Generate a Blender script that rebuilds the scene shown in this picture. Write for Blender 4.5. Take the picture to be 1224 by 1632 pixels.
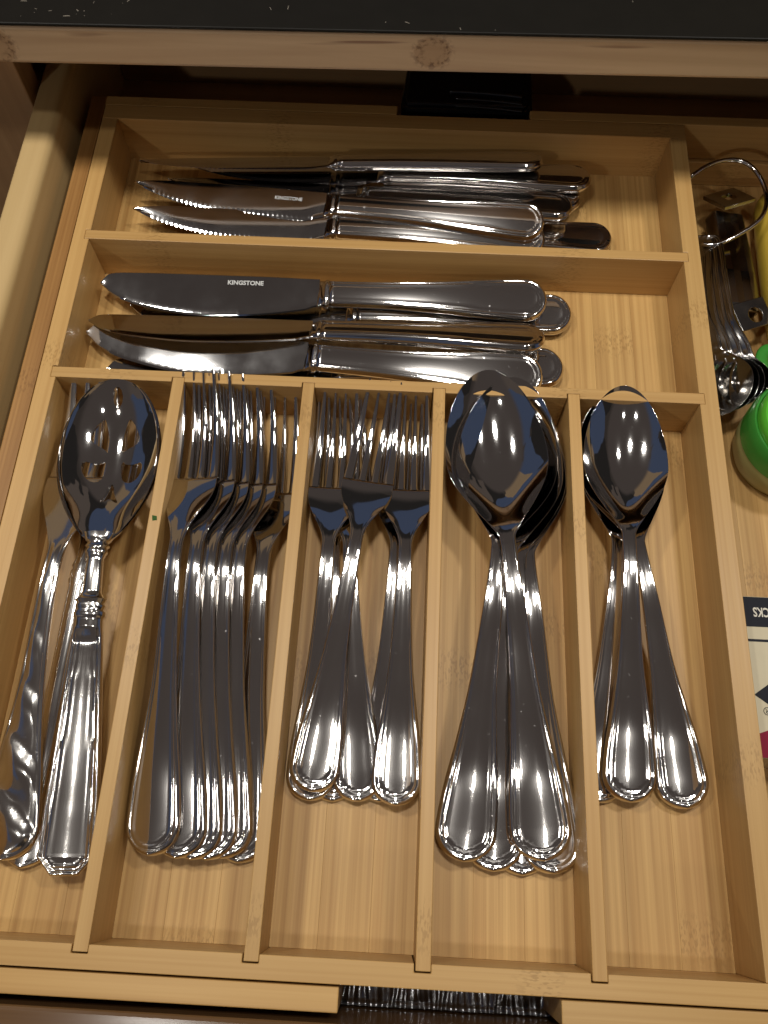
import bpy, bmesh, math, random
import numpy as np
from mathutils import Vector, Matrix, Euler

random.seed(7)
K = 0.0009                       # all sizes below are in tray millimetres; K brings them to metres
scene = bpy.context.scene
for o in list(bpy.data.objects):
    bpy.data.objects.remove(o)
COL = scene.collection

# ------------------------------------------------------------------ camera
cam_d = bpy.data.cameras.new('camera')
cam = bpy.data.objects.new('camera', cam_d)
COL.objects.link(cam)
cam_d.sensor_fit = 'HORIZONTAL'
cam_d.sensor_width = 36.0
cam_d.lens = 36.0 * 1315.49 / 1224.0
cam_d.clip_start = 0.01
cam_d.clip_end = 50
cam.matrix_world = Matrix(((0.99871313, -0.04561302, 0.02217063, 184.553 * K),
                           (0.05065088, 0.91917807, -0.39057158, -197.021 * K),
                           (-0.0025636, 0.39119193, 0.92030555, 369.354 * K),
                           (0, 0, 0, 1)))
scene.camera = cam

# ------------------------------------------------------------------ world: a dim room
world = bpy.data.worlds.new('World')
scene.world = world
world.use_nodes = True
wn, wl = world.node_tree.nodes, world.node_tree.links
wn.clear()
w_out = wn.new('ShaderNodeOutputWorld')
w_bg = wn.new('ShaderNodeBackground')
w_tc = wn.new('ShaderNodeTexCoord')
w_sep = wn.new('ShaderNodeSeparateXYZ')
wl.new(w_tc.outputs['Generated'], w_sep.inputs[0])
w_el = wn.new('ShaderNodeMapRange')          # plain ceiling tone above, made-up patches lower down
w_el.interpolation_type = 'SMOOTHSTEP'
w_el.inputs['From Min'].default_value = 0.66
w_el.inputs['From Max'].default_value = 0.74
wl.new(w_sep.outputs['Z'], w_el.inputs['Value'])
w_vor = wn.new('ShaderNodeTexVoronoi')       # made-up dim room patches, added for the metal to reflect
w_vor.inputs['Scale'].default_value = 2.1
w_nz = wn.new('ShaderNodeTexNoise')
w_nz.inputs['Scale'].default_value = 2.2
w_nz.inputs['Detail'].default_value = 2.0
wl.new(w_tc.outputs['Generated'], w_nz.inputs['Vector'])
w_sc = wn.new('ShaderNodeVectorMath')
w_sc.operation = 'MULTIPLY_ADD'
w_sc.inputs[1].default_value = (0.55, 0.55, 0.55)
wl.new(w_nz.outputs['Color'], w_sc.inputs[0])
wl.new(w_tc.outputs['Generated'], w_sc.inputs[2])
wl.new(w_sc.outputs[0], w_vor.inputs['Vector'])
w_hs = wn.new('ShaderNodeSeparateColor')
wl.new(w_vor.outputs['Color'], w_hs.inputs[0])
w_ramp = wn.new('ShaderNodeValToRGB')
w_ramp.color_ramp.interpolation = 'CONSTANT'
cr_ = w_ramp.color_ramp
cr_.elements[0].position = 0.0
cr_.elements[0].color = (0.020, 0.018, 0.017, 1)
cr_.elements[1].position = 0.30
cr_.elements[1].color = (0.050, 0.066, 0.112, 1)
for p_, c_ in ((0.5, (0.085, 0.068, 0.058, 1)), (0.72, (0.040, 0.033, 0.029, 1)), (0.86, (0.20, 0.14, 0.085, 1))):
    e_ = cr_.elements.new(p_)
    e_.color = c_
wl.new(w_hs.outputs[0], w_ramp.inputs['Fac'])
w_mix = wn.new('ShaderNodeMix')
w_mix.data_type = 'RGBA'
wl.new(w_el.outputs[0], w_mix.inputs['Factor'])
wl.new(w_ramp.outputs['Color'], w_mix.inputs['A'])
w_mix.inputs['B'].default_value = (0.066, 0.054, 0.049, 1)
wl.new(w_mix.outputs['Result'], w_bg.inputs['Color'])
w_bg.inputs['Strength'].default_value = 1.0
wl.new(w_bg.outputs['Background'], w_out.inputs['Surface'])

# ------------------------------------------------------------------ ceiling lamps
def lamp(name, x, y, z, power, radius, col=(1.0, 0.965, 0.91)):
    d = bpy.data.lights.new(name, 'AREA')
    d.shape = 'DISK'
    d.size = 2 * radius * K
    d.energy = power
    d.color = col
    o = bpy.data.objects.new(name, d)
    COL.objects.link(o)
    o.location = (x * K, y * K, z * K)
    return o
for lx, ly, lz, lw, lr in ((-260, 140, 860, 2.1, 42), (170, 55, 1000, 2.9, 50), (600, 140, 860, 2.1, 42),      # row of lamps over the worktop edge
                           (-260, -510, 1550, 1.6, 52), (560, -530, 1550, 1.6, 52),                            # room lamps in front
                           (-1300, -2300, 1500, 6.0, 70)):
    o_ = lamp('ceiling_lamp', lx, ly, lz, lw, lr)
    if ly < -2000:
        o_.rotation_euler = (Vector((170, 0, 0)) - Vector((lx, ly, lz))).to_track_quat('-Z', 'Y').to_euler()

vs = scene.view_settings
vs.view_transform = 'Standard'
vs.look = 'None'
vs.exposure = 0.0
vs.gamma = 1.0
vs.use_curve_mapping = False

# ------------------------------------------------------------------ material helpers
def newmat(name):
    m = bpy.data.materials.new(name)
    m.use_nodes = True
    nt = m.node_tree
    b = nt.nodes['Principled BSDF']
    return m, nt, b
def N(nt, typ, **kw):
    n = nt.nodes.new(typ)
    for k, v in kw.items():
        if hasattr(n, k):
            setattr(n, k, v)
        else:
            n.inputs[k].default_value = v
    return n
def mathn(nt, op, a, b=None, c=None, clamp=False):
    n = nt.nodes.new('ShaderNodeMath')
    n.operation = op
    n.use_clamp = clamp
    for i, v in enumerate((a, b, c)):
        if v is None:
            continue
        if isinstance(v, (int, float)):
            n.inputs[i].default_value = v
        else:
            nt.links.new(v, n.inputs[i])
    return n.outputs[0]
def mix(nt, fac, a, b, mode='MIX'):
    n = nt.nodes.new('ShaderNodeMix')
    n.data_type = 'RGBA'
    n.blend_type = mode
    for sock, v in ((n.inputs['Factor'], fac), (n.inputs['A'], a), (n.inputs['B'], b)):
        if isinstance(v, (int, float)):
            sock.default_value = v
        elif isinstance(v, tuple):
            sock.default_value = (*v, 1) if len(v) == 3 else v
        else:
            nt.links.new(v, sock)
    return n.outputs['Result']

def wood(name, axis, light, dark, stripe=1.0, rough=0.42, node_amt=1.0, tint=0.12, fine=520.0):
    """Strip bamboo / timber, grain along object axis 'X', 'Y' or 'Z'."""
    m, nt, b = newmat(name)
    L = nt.links
    tc = N(nt, 'ShaderNodeTexCoord')
    oi = N(nt, 'ShaderNodeObjectInfo')
    offs = mathn(nt, 'MULTIPLY', oi.outputs['Random'], 3.7)
    cmb = N(nt, 'ShaderNodeCombineXYZ')
    for i in range(3):
        L.new(offs, cmb.inputs[i])
    add = N(nt, 'ShaderNodeVectorMath', operation='ADD')
    L.new(tc.outputs['Object'], add.inputs[0])
    L.new(cmb.outputs[0], add.inputs[1])
    def stretched(along, across, detail, rgh=0.6):
        mp = N(nt, 'ShaderNodeMapping')
        s = [across] * 3
        s['XYZ'.index(axis)] = along
        mp.inputs['Scale'].default_value = s
        L.new(add.outputs[0], mp.inputs['Vector'])
        n = N(nt, 'ShaderNodeTexNoise')
        n.inputs['Scale'].default_value = 1.0
        n.inputs['Detail'].default_value = detail
        n.inputs['Roughness'].default_value = rgh
        L.new(mp.outputs[0], n.inputs['Vector'])
        return n.outputs['Fac'], mp
    f_fine, _ = stretched(4.0, fine, 3.0)
    f_mid, _ = stretched(2.5, 110.0, 3.0)
    f_big, _ = stretched(6.0, 14.0, 2.0)
    r1 = N(nt, 'ShaderNodeMapRange')
    r1.inputs['From Min'].default_value = 0.30
    r1.inputs['From Max'].default_value = 0.70
    L.new(f_fine, r1.inputs['Value'])
    r2 = N(nt, 'ShaderNodeMapRange')
    r2.inputs['From Min'].default_value = 0.30
    r2.inputs['From Max'].default_value = 0.72
    L.new(f_mid, r2.inputs['Value'])
    k1 = mathn(nt, 'MULTIPLY', r1.outputs[0], 0.62 * stripe)
    k2 = mathn(nt, 'MULTIPLY', r2.outputs[0], 0.45 * stripe)
    k = mathn(nt, 'ADD', k1, k2)
    k = mathn(nt, 'ADD', k, mathn(nt, 'MULTIPLY', mathn(nt, 'SUBTRACT', f_big, 0.5), 0.85), clamp=True)
    col = mix(nt, k, light, dark)
    # bamboo nodes: bands across the grain at random places, broken into short dashes
    if node_amt > 0:
        sep = N(nt, 'ShaderNodeSeparateXYZ')
        L.new(tc.outputs['Object'], sep.inputs[0])
        along = sep.outputs['XYZ'.index(axis)]
        ph = mathn(nt, 'ADD', mathn(nt, 'MULTIPLY', along, 1 / 0.21), mathn(nt, 'MULTIPLY', oi.outputs['Random'], 17.3))
        wob = mathn(nt, 'MULTIPLY', mathn(nt, 'SUBTRACT', f_big, 0.5), 0.06)
        fr = mathn(nt, 'FRACT', mathn(nt, 'ADD', ph, wob))
        dist = mathn(nt, 'ABSOLUTE', mathn(nt, 'SUBTRACT', fr, 0.5))
        band = N(nt, 'ShaderNodeMapRange')
        band.inputs['From Min'].default_value = 0.055
        band.inputs['From Max'].default_value = 0.015
        L.new(dist, band.inputs['Value'])
        mp = N(nt, 'ShaderNodeMapping')
        s = [1300.0] * 3
        s['XYZ'.index(axis)] = 420.0
        mp.inputs['Scale'].default_value = s
        L.new(add.outputs[0], mp.inputs['Vector'])
        vz = N(nt, 'ShaderNodeTexNoise')
        vz.inputs['Scale'].default_value = 1.0
        vz.inputs['Detail'].default_value = 1.0
        L.new(mp.outputs[0], vz.inputs['Vector'])
        dash = N(nt, 'ShaderNodeMapRange')
        dash.inputs['From Min'].default_value = 0.50
        dash.inputs['From Max'].default_value = 0.62
        L.new(vz.outputs['Fac'], dash.inputs['Value'])
        am = mathn(nt, 'MULTIPLY', mathn(nt, 'MULTIPLY', band.outputs[0], dash.outputs[0]), 0.42 * node_amt)
        col = mix(nt, am, col, tuple(c * 0.66 for c in dark))
    # strip to strip tone
    hv = N(nt, 'ShaderNodeHueSaturation')
    L.new(col, hv.inputs['Color'])
    val = mathn(nt, 'ADD', mathn(nt, 'MULTIPLY', mathn(nt, 'SUBTRACT', oi.outputs['Random'], 0.5), 2 * tint), 1.0)
    L.new(val, hv.inputs['Value'])
    L.new(hv.outputs[0], b.inputs['Base Color'])
    rr = mathn(nt, 'ADD', mathn(nt, 'MULTIPLY', f_mid, 0.2), rough - 0.1)
    L.new(rr, b.inputs['Roughness'])
    b.inputs['Specular IOR Level'].default_value = 0.4
    bp = N(nt, 'ShaderNodeBump')
    bp.inputs['Strength'].default_value = 0.12
    bp.inputs['Distance'].default_value = 0.0004
    L.new(f_fine, bp.inputs['Height'])
    L.new(bp.outputs[0], b.inputs['Normal'])
    return m

BL, BD = (0.56, 0.345, 0.126), (0.385, 0.203, 0.058)
M = {}
for ax in 'XY':
    M['bam' + ax] = wood('bamboo_' + ax, ax, BL, BD, stripe=0.75, rough=0.40, tint=0.06)
    M['slide' + ax] = wood('bamboo_dark_' + ax, ax, (0.44, 0.235, 0.075), (0.25, 0.115, 0.030), stripe=1.0, rough=0.42, tint=0.05)
M['floorY'] = wood('bamboo_floor', 'Y', (0.64, 0.405, 0.147), (0.355, 0.188, 0.055), stripe=1.0, rough=0.46, tint=0.07, fine=430)
M['floorX'] = wood('bamboo_floor_x', 'X', (0.60, 0.375, 0.150), (0.43, 0.245, 0.085), stripe=1.0, rough=0.46, tint=0.07, fine=430)
M['drawerY'] = wood('drawer_timber', 'Y', (0.56, 0.39, 0.175), (0.43, 0.27, 0.10), stripe=0.5, rough=0.55, node_amt=0, fine=300)
M['drawerX'] = wood('drawer_timber_x', 'X', (0.36, 0.22, 0.10), (0.24, 0.13, 0.055), stripe=0.6, rough=0.5, node_amt=0, fine=300)
M['frame'] = wood('cabinet_timber', 'Z', (0.42, 0.245, 0.11), (0.28, 0.145, 0.06), stripe=0.6, rough=0.5, node_amt=0, fine=300)
M['front'] = wood('drawer_front_timber', 'X', (0.17, 0.09, 0.038), (0.10, 0.048, 0.018), stripe=0.8, rough=0.2, node_amt=0, fine=300)

def knotty():
    m, nt, b = newmat('knotty_pine')
    L = nt.links
    tc = N(nt, 'ShaderNodeTexCoord')
    mp = N(nt, 'ShaderNodeMapping')
    mp.inputs['Scale'].default_value = (5, 60, 90)
    L.new(tc.outputs['Object'], mp.inputs['Vector'])
    n1 = N(nt, 'ShaderNodeTexNoise')
    n1.inputs['Scale'].default_value = 1.0
    n1.inputs['Detail'].default_value = 4
    n1.inputs['Distortion'].default_value = 0.6
    L.new(mp.outputs[0], n1.inputs['Vector'])
    r = N(nt, 'ShaderNodeMapRange')
    r.inputs['From Min'].default_value = 0.32
    r.inputs['From Max'].default_value = 0.68
    L.new(n1.outputs['Fac'], r.inputs['Value'])
    col = mix(nt, r.outputs[0], (0.61, 0.425, 0.245), (0.45, 0.285, 0.155))
    # thin dark resin streaks
    mp2 = N(nt, 'ShaderNodeMapping')
    mp2.inputs['Scale'].default_value = (14, 150, 260)
    L.new(tc.outputs['Object'], mp2.inputs['Vector'])
    n2 = N(nt, 'ShaderNodeTexNoise')
    n2.inputs['Scale'].default_value = 1.0
    n2.inputs['Detail'].default_value = 1
    L.new(mp2.outputs[0], n2.inputs['Vector'])
    r2 = N(nt, 'ShaderNodeMapRange')
    r2.inputs['From Min'].default_value = 0.66
    r2.inputs['From Max'].default_value = 0.74
    L.new(n2.outputs['Fac'], r2.inputs['Value'])
    col = mix(nt, mathn(nt, 'MULTIPLY', r2.outputs[0], 0.7), col, (0.16, 0.06, 0.03))
    n3 = N(nt, 'ShaderNodeTexNoise')
    n3.inputs['Scale'].default_value = 420
    n3.inputs['Detail'].default_value = 3
    L.new(tc.outputs['Object'], n3.inputs['Vector'])
    for (kx, kz, kr) in ((192, 83, 9.5), (-30, 82, 13.0)):
        s = N(nt, 'ShaderNodeVectorMath', operation='SUBTRACT')
        s.inputs[1].default_value = (kx * K, 0, kz * K)
        L.new(tc.outputs['Object'], s.inputs[0])
        mm = N(nt, 'ShaderNodeVectorMath', operation='MULTIPLY')
        mm.inputs[1].default_value = (1, 0, 1.1)
        L.new(s.outputs[0], mm.inputs[0])
        ln = N(nt, 'ShaderNodeVectorMath', operation='LENGTH')
        L.new(mm.outputs[0], ln.inputs[0])
        d = mathn(nt, 'ADD', ln.outputs['Value'], mathn(nt, 'MULTIPLY', mathn(nt, 'SUBTRACT', n3.outputs['Fac'], 0.5), 0.004))
        ins = N(nt, 'ShaderNodeMapRange')
        ins.inputs['From Min'].default_value = kr * K
        ins.inputs['From Max'].default_value = (kr - 1.2) * K
        L.new(d, ins.inputs['Value'])
        col = mix(nt, mathn(nt, 'MULTIPLY', ins.outputs[0], 0.42), col, (0.27, 0.135, 0.045))
        rim = mathn(nt, 'ABSOLUTE', mathn(nt, 'SUBTRACT', d, (kr - 1.5) * K))
        rr = N(nt, 'ShaderNodeMapRange')
        rr.inputs['From Min'].default_value = 4.2 * K
        rr.inputs['From Max'].default_value = 0.4 * K
        L.new(rim, rr.inputs['Value'])
        sp = N(nt, 'ShaderNodeMapRange')
        sp.inputs['From Min'].default_value = 0.47
        sp.inputs['From Max'].default_value = 0.60
        L.new(n3.outputs['Fac'], sp.inputs['Value'])
        col = mix(nt, mathn(nt, 'MULTIPLY', mathn(nt, 'MULTIPLY', rr.outputs[0], sp.outputs[0]), 0.7), col, (0.09, 0.032, 0.01))
    L.new(col, b.inputs['Base Color'])
    b.inputs['Roughness'].default_value = 0.5
    return m
M['nosing'] = knotty()

def steel(name, col, r0, r1, brushed=0.0, scratch=0.0, aniso=0.0, spots=0.0):
    m, nt, b = newmat(name)
    L = nt.links
    b.inputs['Metallic'].default_value = 1.0
    b.inputs['Base Color'].default_value = (*col, 1)
    tc = N(nt, 'ShaderNodeTexCoord')
    oi = N(nt, 'ShaderNodeObjectInfo')
    cmb = N(nt, 'ShaderNodeVectorMath', operation='ADD')
    L.new(tc.outputs['Object'], cmb.inputs[0])
    L.new(oi.outputs['Random'], cmb.inputs[1])
    n = N(nt, 'ShaderNodeTexNoise')
    n.inputs['Scale'].default_value = 55
    n.inputs['Detail'].default_value = 5
    L.new(cmb.outputs[0], n.inputs['Vector'])
    mr = N(nt, 'ShaderNodeMapRange')
    mr.inputs['From Min'].default_value = 0.35
    mr.inputs['From Max'].default_value = 0.75
    mr.inputs['To Min'].default_value = r0
    mr.inputs['To Max'].default_value = r1
    L.new(n.outputs['Fac'], mr.inputs['Value'])
    sk_ = N(nt, 'ShaderNodeTexNoise')        # dried water spots and dull specks
    sk_.inputs['Scale'].default_value = 420
    sk_.inputs['Detail'].default_value = 3
    L.new(cmb.outputs[0], sk_.inputs['Vector'])
    sr_ = N(nt, 'ShaderNodeMapRange')
    sr_.inputs['From Min'].default_value = 0.69
    sr_.inputs['From Max'].default_value = 0.78
    sr_.inputs['To Max'].default_value = spots
    L.new(sk_.outputs['Fac'], sr_.inputs['Value'])
    L.new(mathn(nt, 'ADD', mr.outputs[0], sr_.outputs[0]), b.inputs['Roughness'])
    mp = N(nt, 'ShaderNodeMapping')
    mp.inputs['Scale'].default_value = (2600, 45, 2600)
    L.new(cmb.outputs[0], mp.inputs['Vector'])
    n2 = N(nt, 'ShaderNodeTexNoise')
    n2.inputs['Scale'].default_value = 1.0
    n2.inputs['Detail'].default_value = 2
    L.new(mp.outputs[0], n2.inputs['Vector'])
    h = n2.outputs['Fac']
    if scratch:
        n3 = N(nt, 'ShaderNodeTexNoise')
        n3.inputs['Scale'].default_value = 900
        n3.inputs['Detail'].default_value = 3
        L.new(cmb.outputs[0], n3.inputs['Vector'])
        h = mathn(nt, 'ADD', h, mathn(nt, 'MULTIPLY', n3.outputs['Fac'], scratch))
    bp = N(nt, 'ShaderNodeBump')
    bp.inputs['Strength'].default_value = 1.0
    bp.inputs['Distance'].default_value = brushed * 1e-6
    L.new(h, bp.inputs['Height'])
    L.new(bp.outputs[0], b.inputs['Normal'])
    if aniso:                                # mirror polish over lengthwise lines that spread the light across the handle
        b2 = nt.nodes.new('ShaderNodeBsdfPrincipled')
        b2.inputs['Metallic'].default_value = 1.0
        b2.inputs['Base Color'].default_value = (*col, 1)
        b2.inputs['Roughness'].default_value = 0.19
        vt = N(nt, 'ShaderNodeVectorTransform')
        vt.vector_type = 'VECTOR'
        vt.convert_from = 'OBJECT'
        vt.convert_to = 'WORLD'
        vt.inputs[0].default_value = (1, 0, 0)
        L.new(vt.outputs[0], b2.inputs['Tangent'])
        b2.inputs['Anisotropic'].default_value = 0.88
        L.new(bp.outputs[0], b2.inputs['Normal'])
        ms_ = nt.nodes.new('ShaderNodeMixShader')
        ms_.inputs[0].default_value = aniso
        L.new(b.outputs[0], ms_.inputs[1])
        L.new(b2.outputs[0], ms_.inputs[2])
        L.new(ms_.outputs[0], nt.nodes['Material Output'].inputs['Surface'])
    return m
M['steel'] = steel('polished_steel', (0.66, 0.635, 0.61), 0.04, 0.07, brushed=1.0, aniso=0.11, spots=0.2)
M['bowl'] = steel('mirror_steel', (0.66, 0.64, 0.62), 0.03, 0.075, brushed=0.4, spots=0.05)
M['blade'] = steel('blade_steel', (0.56, 0.55, 0.54), 0.05, 0.11, brushed=0.8)
M['silver'] = steel('worn_silver', (0.74, 0.715, 0.68), 0.06, 0.13, brushed=2.6, scratch=0.8, aniso=0.15, spots=0.15)
M['tin'] = steel('dull_steel', (0.36, 0.345, 0.325), 0.10, 0.24, brushed=3.0, scratch=0.5)

def plain(name, col, rough, spec=0.5, noise=0.0, nscale=200, metallic=0.0):
    m, nt, b = newmat(name)
    b.inputs['Roughness'].default_value = rough
    b.inputs['Specular IOR Level'].default_value = spec
    b.inputs['Metallic'].default_value = metallic
    tc = N(nt, 'ShaderNodeTexCoord')
    n = N(nt, 'ShaderNodeTexNoise')
    n.inputs['Scale'].default_value = nscale
    n.inputs['Detail'].default_value = 4
    nt.links.new(tc.outputs['Object'], n.inputs['Vector'])
    c = mix(nt, mathn(nt, 'MULTIPLY', n.outputs['Fac'], noise), tuple(col), tuple(x * 0.55 for x in col))
    nt.links.new(c, b.inputs['Base Color'])
    return m
M['counter'] = plain('black_stone', (0.012, 0.0105, 0.008), 0.4, 0.12, 0.6, 90)
M['black'] = plain('black_plastic', (0.006, 0.006, 0.0065), 0.22, 0.8, 0.3)
M['film'] = plain('black_film', (0.34, 0.34, 0.35), 0.2, 0.8, 0.2, metallic=0.85)
M['green'] = plain('green_plastic', (0.10, 0.47, 0.035), 0.24, 0.5, 0.15)
M['green_dark'] = plain('dark_green_plastic', (0.045, 0.26, 0.035), 0.25, 0.5, 0.2)
M['cream'] = plain('cream_plastic', (0.34, 0.33, 0.13), 0.3, 0.5, 0.15)
M['yellow'] = plain('yellow_plastic', (0.44, 0.30, 0.035), 0.3, 0.5, 0.2)
M['card'] = plain('cream_card', (0.56, 0.49, 0.33), 0.5, 0.3, 0.15)
M['navy'] = plain('navy_print', (0.008, 0.009, 0.015), 0.5, 0.15, 0.1)
M['red'] = plain('crimson_print', (0.22, 0.006, 0.03), 0.5, 0.15, 0.1)
M['print'] = plain('print_white', (0.62, 0.58, 0.48), 0.45, 0.3, 0.1)
M['etch'] = plain('etched_grey', (0.55, 0.55, 0.53), 0.6, 0.3, 0.1, metallic=0.3)
M['crumb'] = plain('crumbs', (0.22, 0.19, 0.15), 0.8, 0.2, 0.3)
M['herb'] = plain('herb', (0.05, 0.12, 0.03), 0.8, 0.2, 0.3)

# ------------------------------------------------------------------ object helpers
def link(name, me, mat, parent=None, smooth=False, bevel=0.0):
    o = bpy.data.objects.new(name, me)
    COL.objects.link(o)
    if mat is not None and not me.materials:
        me.materials.append(mat)
    if smooth:
        me.polygons.foreach_set('use_smooth', [True] * len(me.polygons))
    if parent is not None:
        o.parent = parent
    if bevel:
        md = o.modifiers.new('bevel', 'BEVEL')
        md.width = bevel * K
        md.segments = 2
        md.limit_method = 'ANGLE'
        md.angle_limit = math.radians(40)
    return o
def mesh(name, verts, faces):
    me = bpy.data.meshes.new(name)
    me.from_pydata([tuple(float(c) * K for c in v) for v in verts], [], [tuple(int(i) for i in f) for f in faces])
    me.update()
    return me
def tag(o, label, cat, group=None):
    o['label'] = label
    o['category'] = cat
    if group:
        o['group'] = group
    return o
def empty(name, loc=(0, 0, 0)):
    o = bpy.data.objects.new(name, None)
    COL.objects.link(o)
    o.empty_display_size = 0.01
    o.location = [c * K for c in loc]
    return o
def structure(o):
    o['kind'] = 'structure'
    return o
def box(name, x0, x1, y0, y1, z0, z1, mat, parent=None, bevel=0.5):
    return prism(name, [(x0, y0), (x1, y0), (x1, y1), (x0, y1)], z0, z1, mat, parent, bevel)
def prism(name, poly, z0, z1, mat, parent=None, bevel=0.5, centre=True):
    """Extrude an anticlockwise outline; the object's origin sits at its own middle."""
    cx = sum(p[0] for p in poly) / len(poly) if centre else 0
    cy = sum(p[1] for p in poly) / len(poly) if centre else 0
    n = len(poly)
    v = [(x - cx, y - cy, z0) for x, y in poly] + [(x - cx, y - cy, z1) for x, y in poly]
    f = [tuple(range(n - 1, -1, -1)), tuple(range(n, 2 * n))]
    f += [(i, (i + 1) % n, n + (i + 1) % n, n + i) for i in range(n)]
    o = link(name, mesh(name, v, f), mat, parent, bevel=bevel)
    o.location = (cx * K, cy * K, 0)
    return o

def pchip(xs, ys):
    x = np.array(xs, float)
    y = np.array(ys, float)
    h = np.diff(x)
    d = np.diff(y) / h
    m = np.zeros(len(x))
    for i in range(1, len(x) - 1):
        if d[i - 1] * d[i] > 0:
            w1, w2 = 2 * h[i] + h[i - 1], h[i] + 2 * h[i - 1]
            m[i] = (w1 + w2) / (w1 / d[i - 1] + w2 / d[i])
    m[0], m[-1] = d[0], d[-1]
    def f(t):
        t = np.clip(np.asarray(t, float), x[0], x[-1])
        i = np.clip(np.searchsorted(x, t, side='right') - 1, 0, len(x) - 2)
        s = (t - x[i]) / h[i]
        return ((1 + 2 * s) * (1 - s) ** 2 * y[i] + s * (1 - s) ** 2 * h[i] * m[i]
                + s * s * (3 - 2 * s) * y[i + 1] + s * s * (s - 1) * h[i] * m[i + 1])
    return f
def spline(xs, ys):
    """natural cubic: smooth curvature, so reflections run without kinks"""
    x = np.array(xs, float)
    y = np.array(ys, float)
    n = len(x)
    h = np.diff(x)
    A = np.zeros((n, n))
    r = np.zeros(n)
    A[0, 0] = A[-1, -1] = 1
    for i in range(1, n - 1):
        A[i, i - 1], A[i, i], A[i, i + 1] = h[i - 1], 2 * (h[i - 1] + h[i]), h[i]
        r[i] = 6 * ((y[i + 1] - y[i]) / h[i] - (y[i] - y[i - 1]) / h[i - 1])
    m = np.linalg.solve(A, r)
    def f(t):
        t = np.clip(np.asarray(t, float), x[0], x[-1])
        i = np.clip(np.searchsorted(x, t, side='right') - 1, 0, n - 2)
        a, b = x[i + 1] - t, t - x[i]
        return (m[i] * a ** 3 + m[i + 1] * b ** 3) / (6 * h[i]) + (y[i] / h[i] - m[i] * h[i] / 6) * a + (y[i + 1] / h[i] - m[i + 1] * h[i] / 6) * b
    return f

# across-section sample positions, dense near the rims
_u = np.array([0, .13, .27, .41, .53, .62, .69, .74, .785, .82, .855, .885, .91, .93, .95, .967, .982, .993, 1.0])
USET = np.concatenate([-_u[::-1], _u[1:]])

def ring_mesh(X, ZT, ZB, Yr, close=True):
    """rows of closed rings: top left->right, bottom right->left"""
    ny, nu = X.shape
    ring = 2 * nu - 0
    V = np.zeros((ny, ring, 3))
    V[:, :nu, 0] = X
    V[:, :nu, 2] = ZT
    V[:, nu:, 0] = X[:, ::-1]
    V[:, nu:, 2] = ZB[:, ::-1]
    V[:, :, 1] = Yr[:, None] if Yr.ndim == 1 else np.concatenate([Yr, Yr[:, ::-1]], axis=1)
    F = []
    for i in range(ny - 1):
        for j in range(ring):
            a = i * ring + j
            b = i * ring + (j + 1) % ring
            F.append((a, a + ring, b + ring, b))
    if close:
        F.append(tuple(range(ring)))
        F.append(tuple((ny - 1) * ring + j for j in range(ring - 1, -1, -1)))
    return V.reshape(-1, 3), F, ring

def rows_cos(a, b, n, ends='both'):
    t = np.linspace(0, 1, n)
    if ends == 'both':
        s = 0.5 - 0.5 * np.cos(np.pi * t)
    elif ends == 'start':
        s = 1 - np.cos(np.pi / 2 * t)
    else:
        s = np.sin(np.pi / 2 * t)
    return a + (b - a) * s

def edge_distance(X, Y, wf, y0, y1):
    """distance to the outline (both sides and the rounded end at y0)"""
    yy = np.concatenate([rows_cos(y0, y0 + 20, 80, 'start'), np.linspace(y0 + 20.3, y1, 160)])
    ww = wf(yy)
    px = np.concatenate([ww, -ww])
    py = np.concatenate([yy, yy])
    ax, ay = np.concatenate([ww[:-1], -ww[:-1]]), np.concatenate([yy[:-1], yy[:-1]])
    bx, by = np.concatenate([ww[1:], -ww[1:]]), np.concatenate([yy[1:], yy[1:]])
    ex, ey = bx - ax, by - ay
    el = ex * ex + ey * ey + 1e-12
    out = np.empty(X.shape)
    for i in range(X.shape[0]):
        qx = X[i][:, None] - ax[None]
        qy = float(Y[i]) - ay[None] + 0 * qx
        t = np.clip((qx * ex[None] + qy * ey[None]) / el[None], 0, 1)
        out[i] = np.sqrt((qx - t * ex[None]) ** 2 + (qy - t * ey[None]) ** 2).min(axis=1)
    return out

def bump(d, c, hw, h):
    t = np.clip(1 - ((d - c) / hw) ** 2, 0, 1)
    return h * np.sqrt(t) * np.clip(t * 3, 0, 1)
def thread(d, s):
    """double raised thread following the rim"""
    return bump(d, 1.35 * s, 1.3 * s, 1.05 * s) + bump(d, 3.5 * s, 0.85 * s, 0.62 * s)

def split_mesh(V, F, groups, names):
    """cut one smooth surface into parts that keep the normals of the whole"""
    whole = mesh('whole', V, F)
    whole.polygons.foreach_set('use_smooth', [True] * len(whole.polygons))
    nrm = np.array([v.vector[:] for v in whole.vertex_normals])
    res = []
    groups = np.array(groups)
    for g, name in enumerate(names):
        fs = [f for f, k in zip(F, groups) if k == g]
        idx = sorted({i for f in fs for i in f})
        mp = {a: b for b, a in enumerate(idx)}
        me = mesh(name, V[idx], [tuple(mp[i] for i in f) for f in fs])
        me.polygons.foreach_set('use_smooth', [True] * len(me.polygons))
        me.normals_split_custom_set_from_vertices([tuple(nrm[i]) for i in idx])
        res.append(me)
    bpy.data.meshes.remove(whole)
    return res

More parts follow.
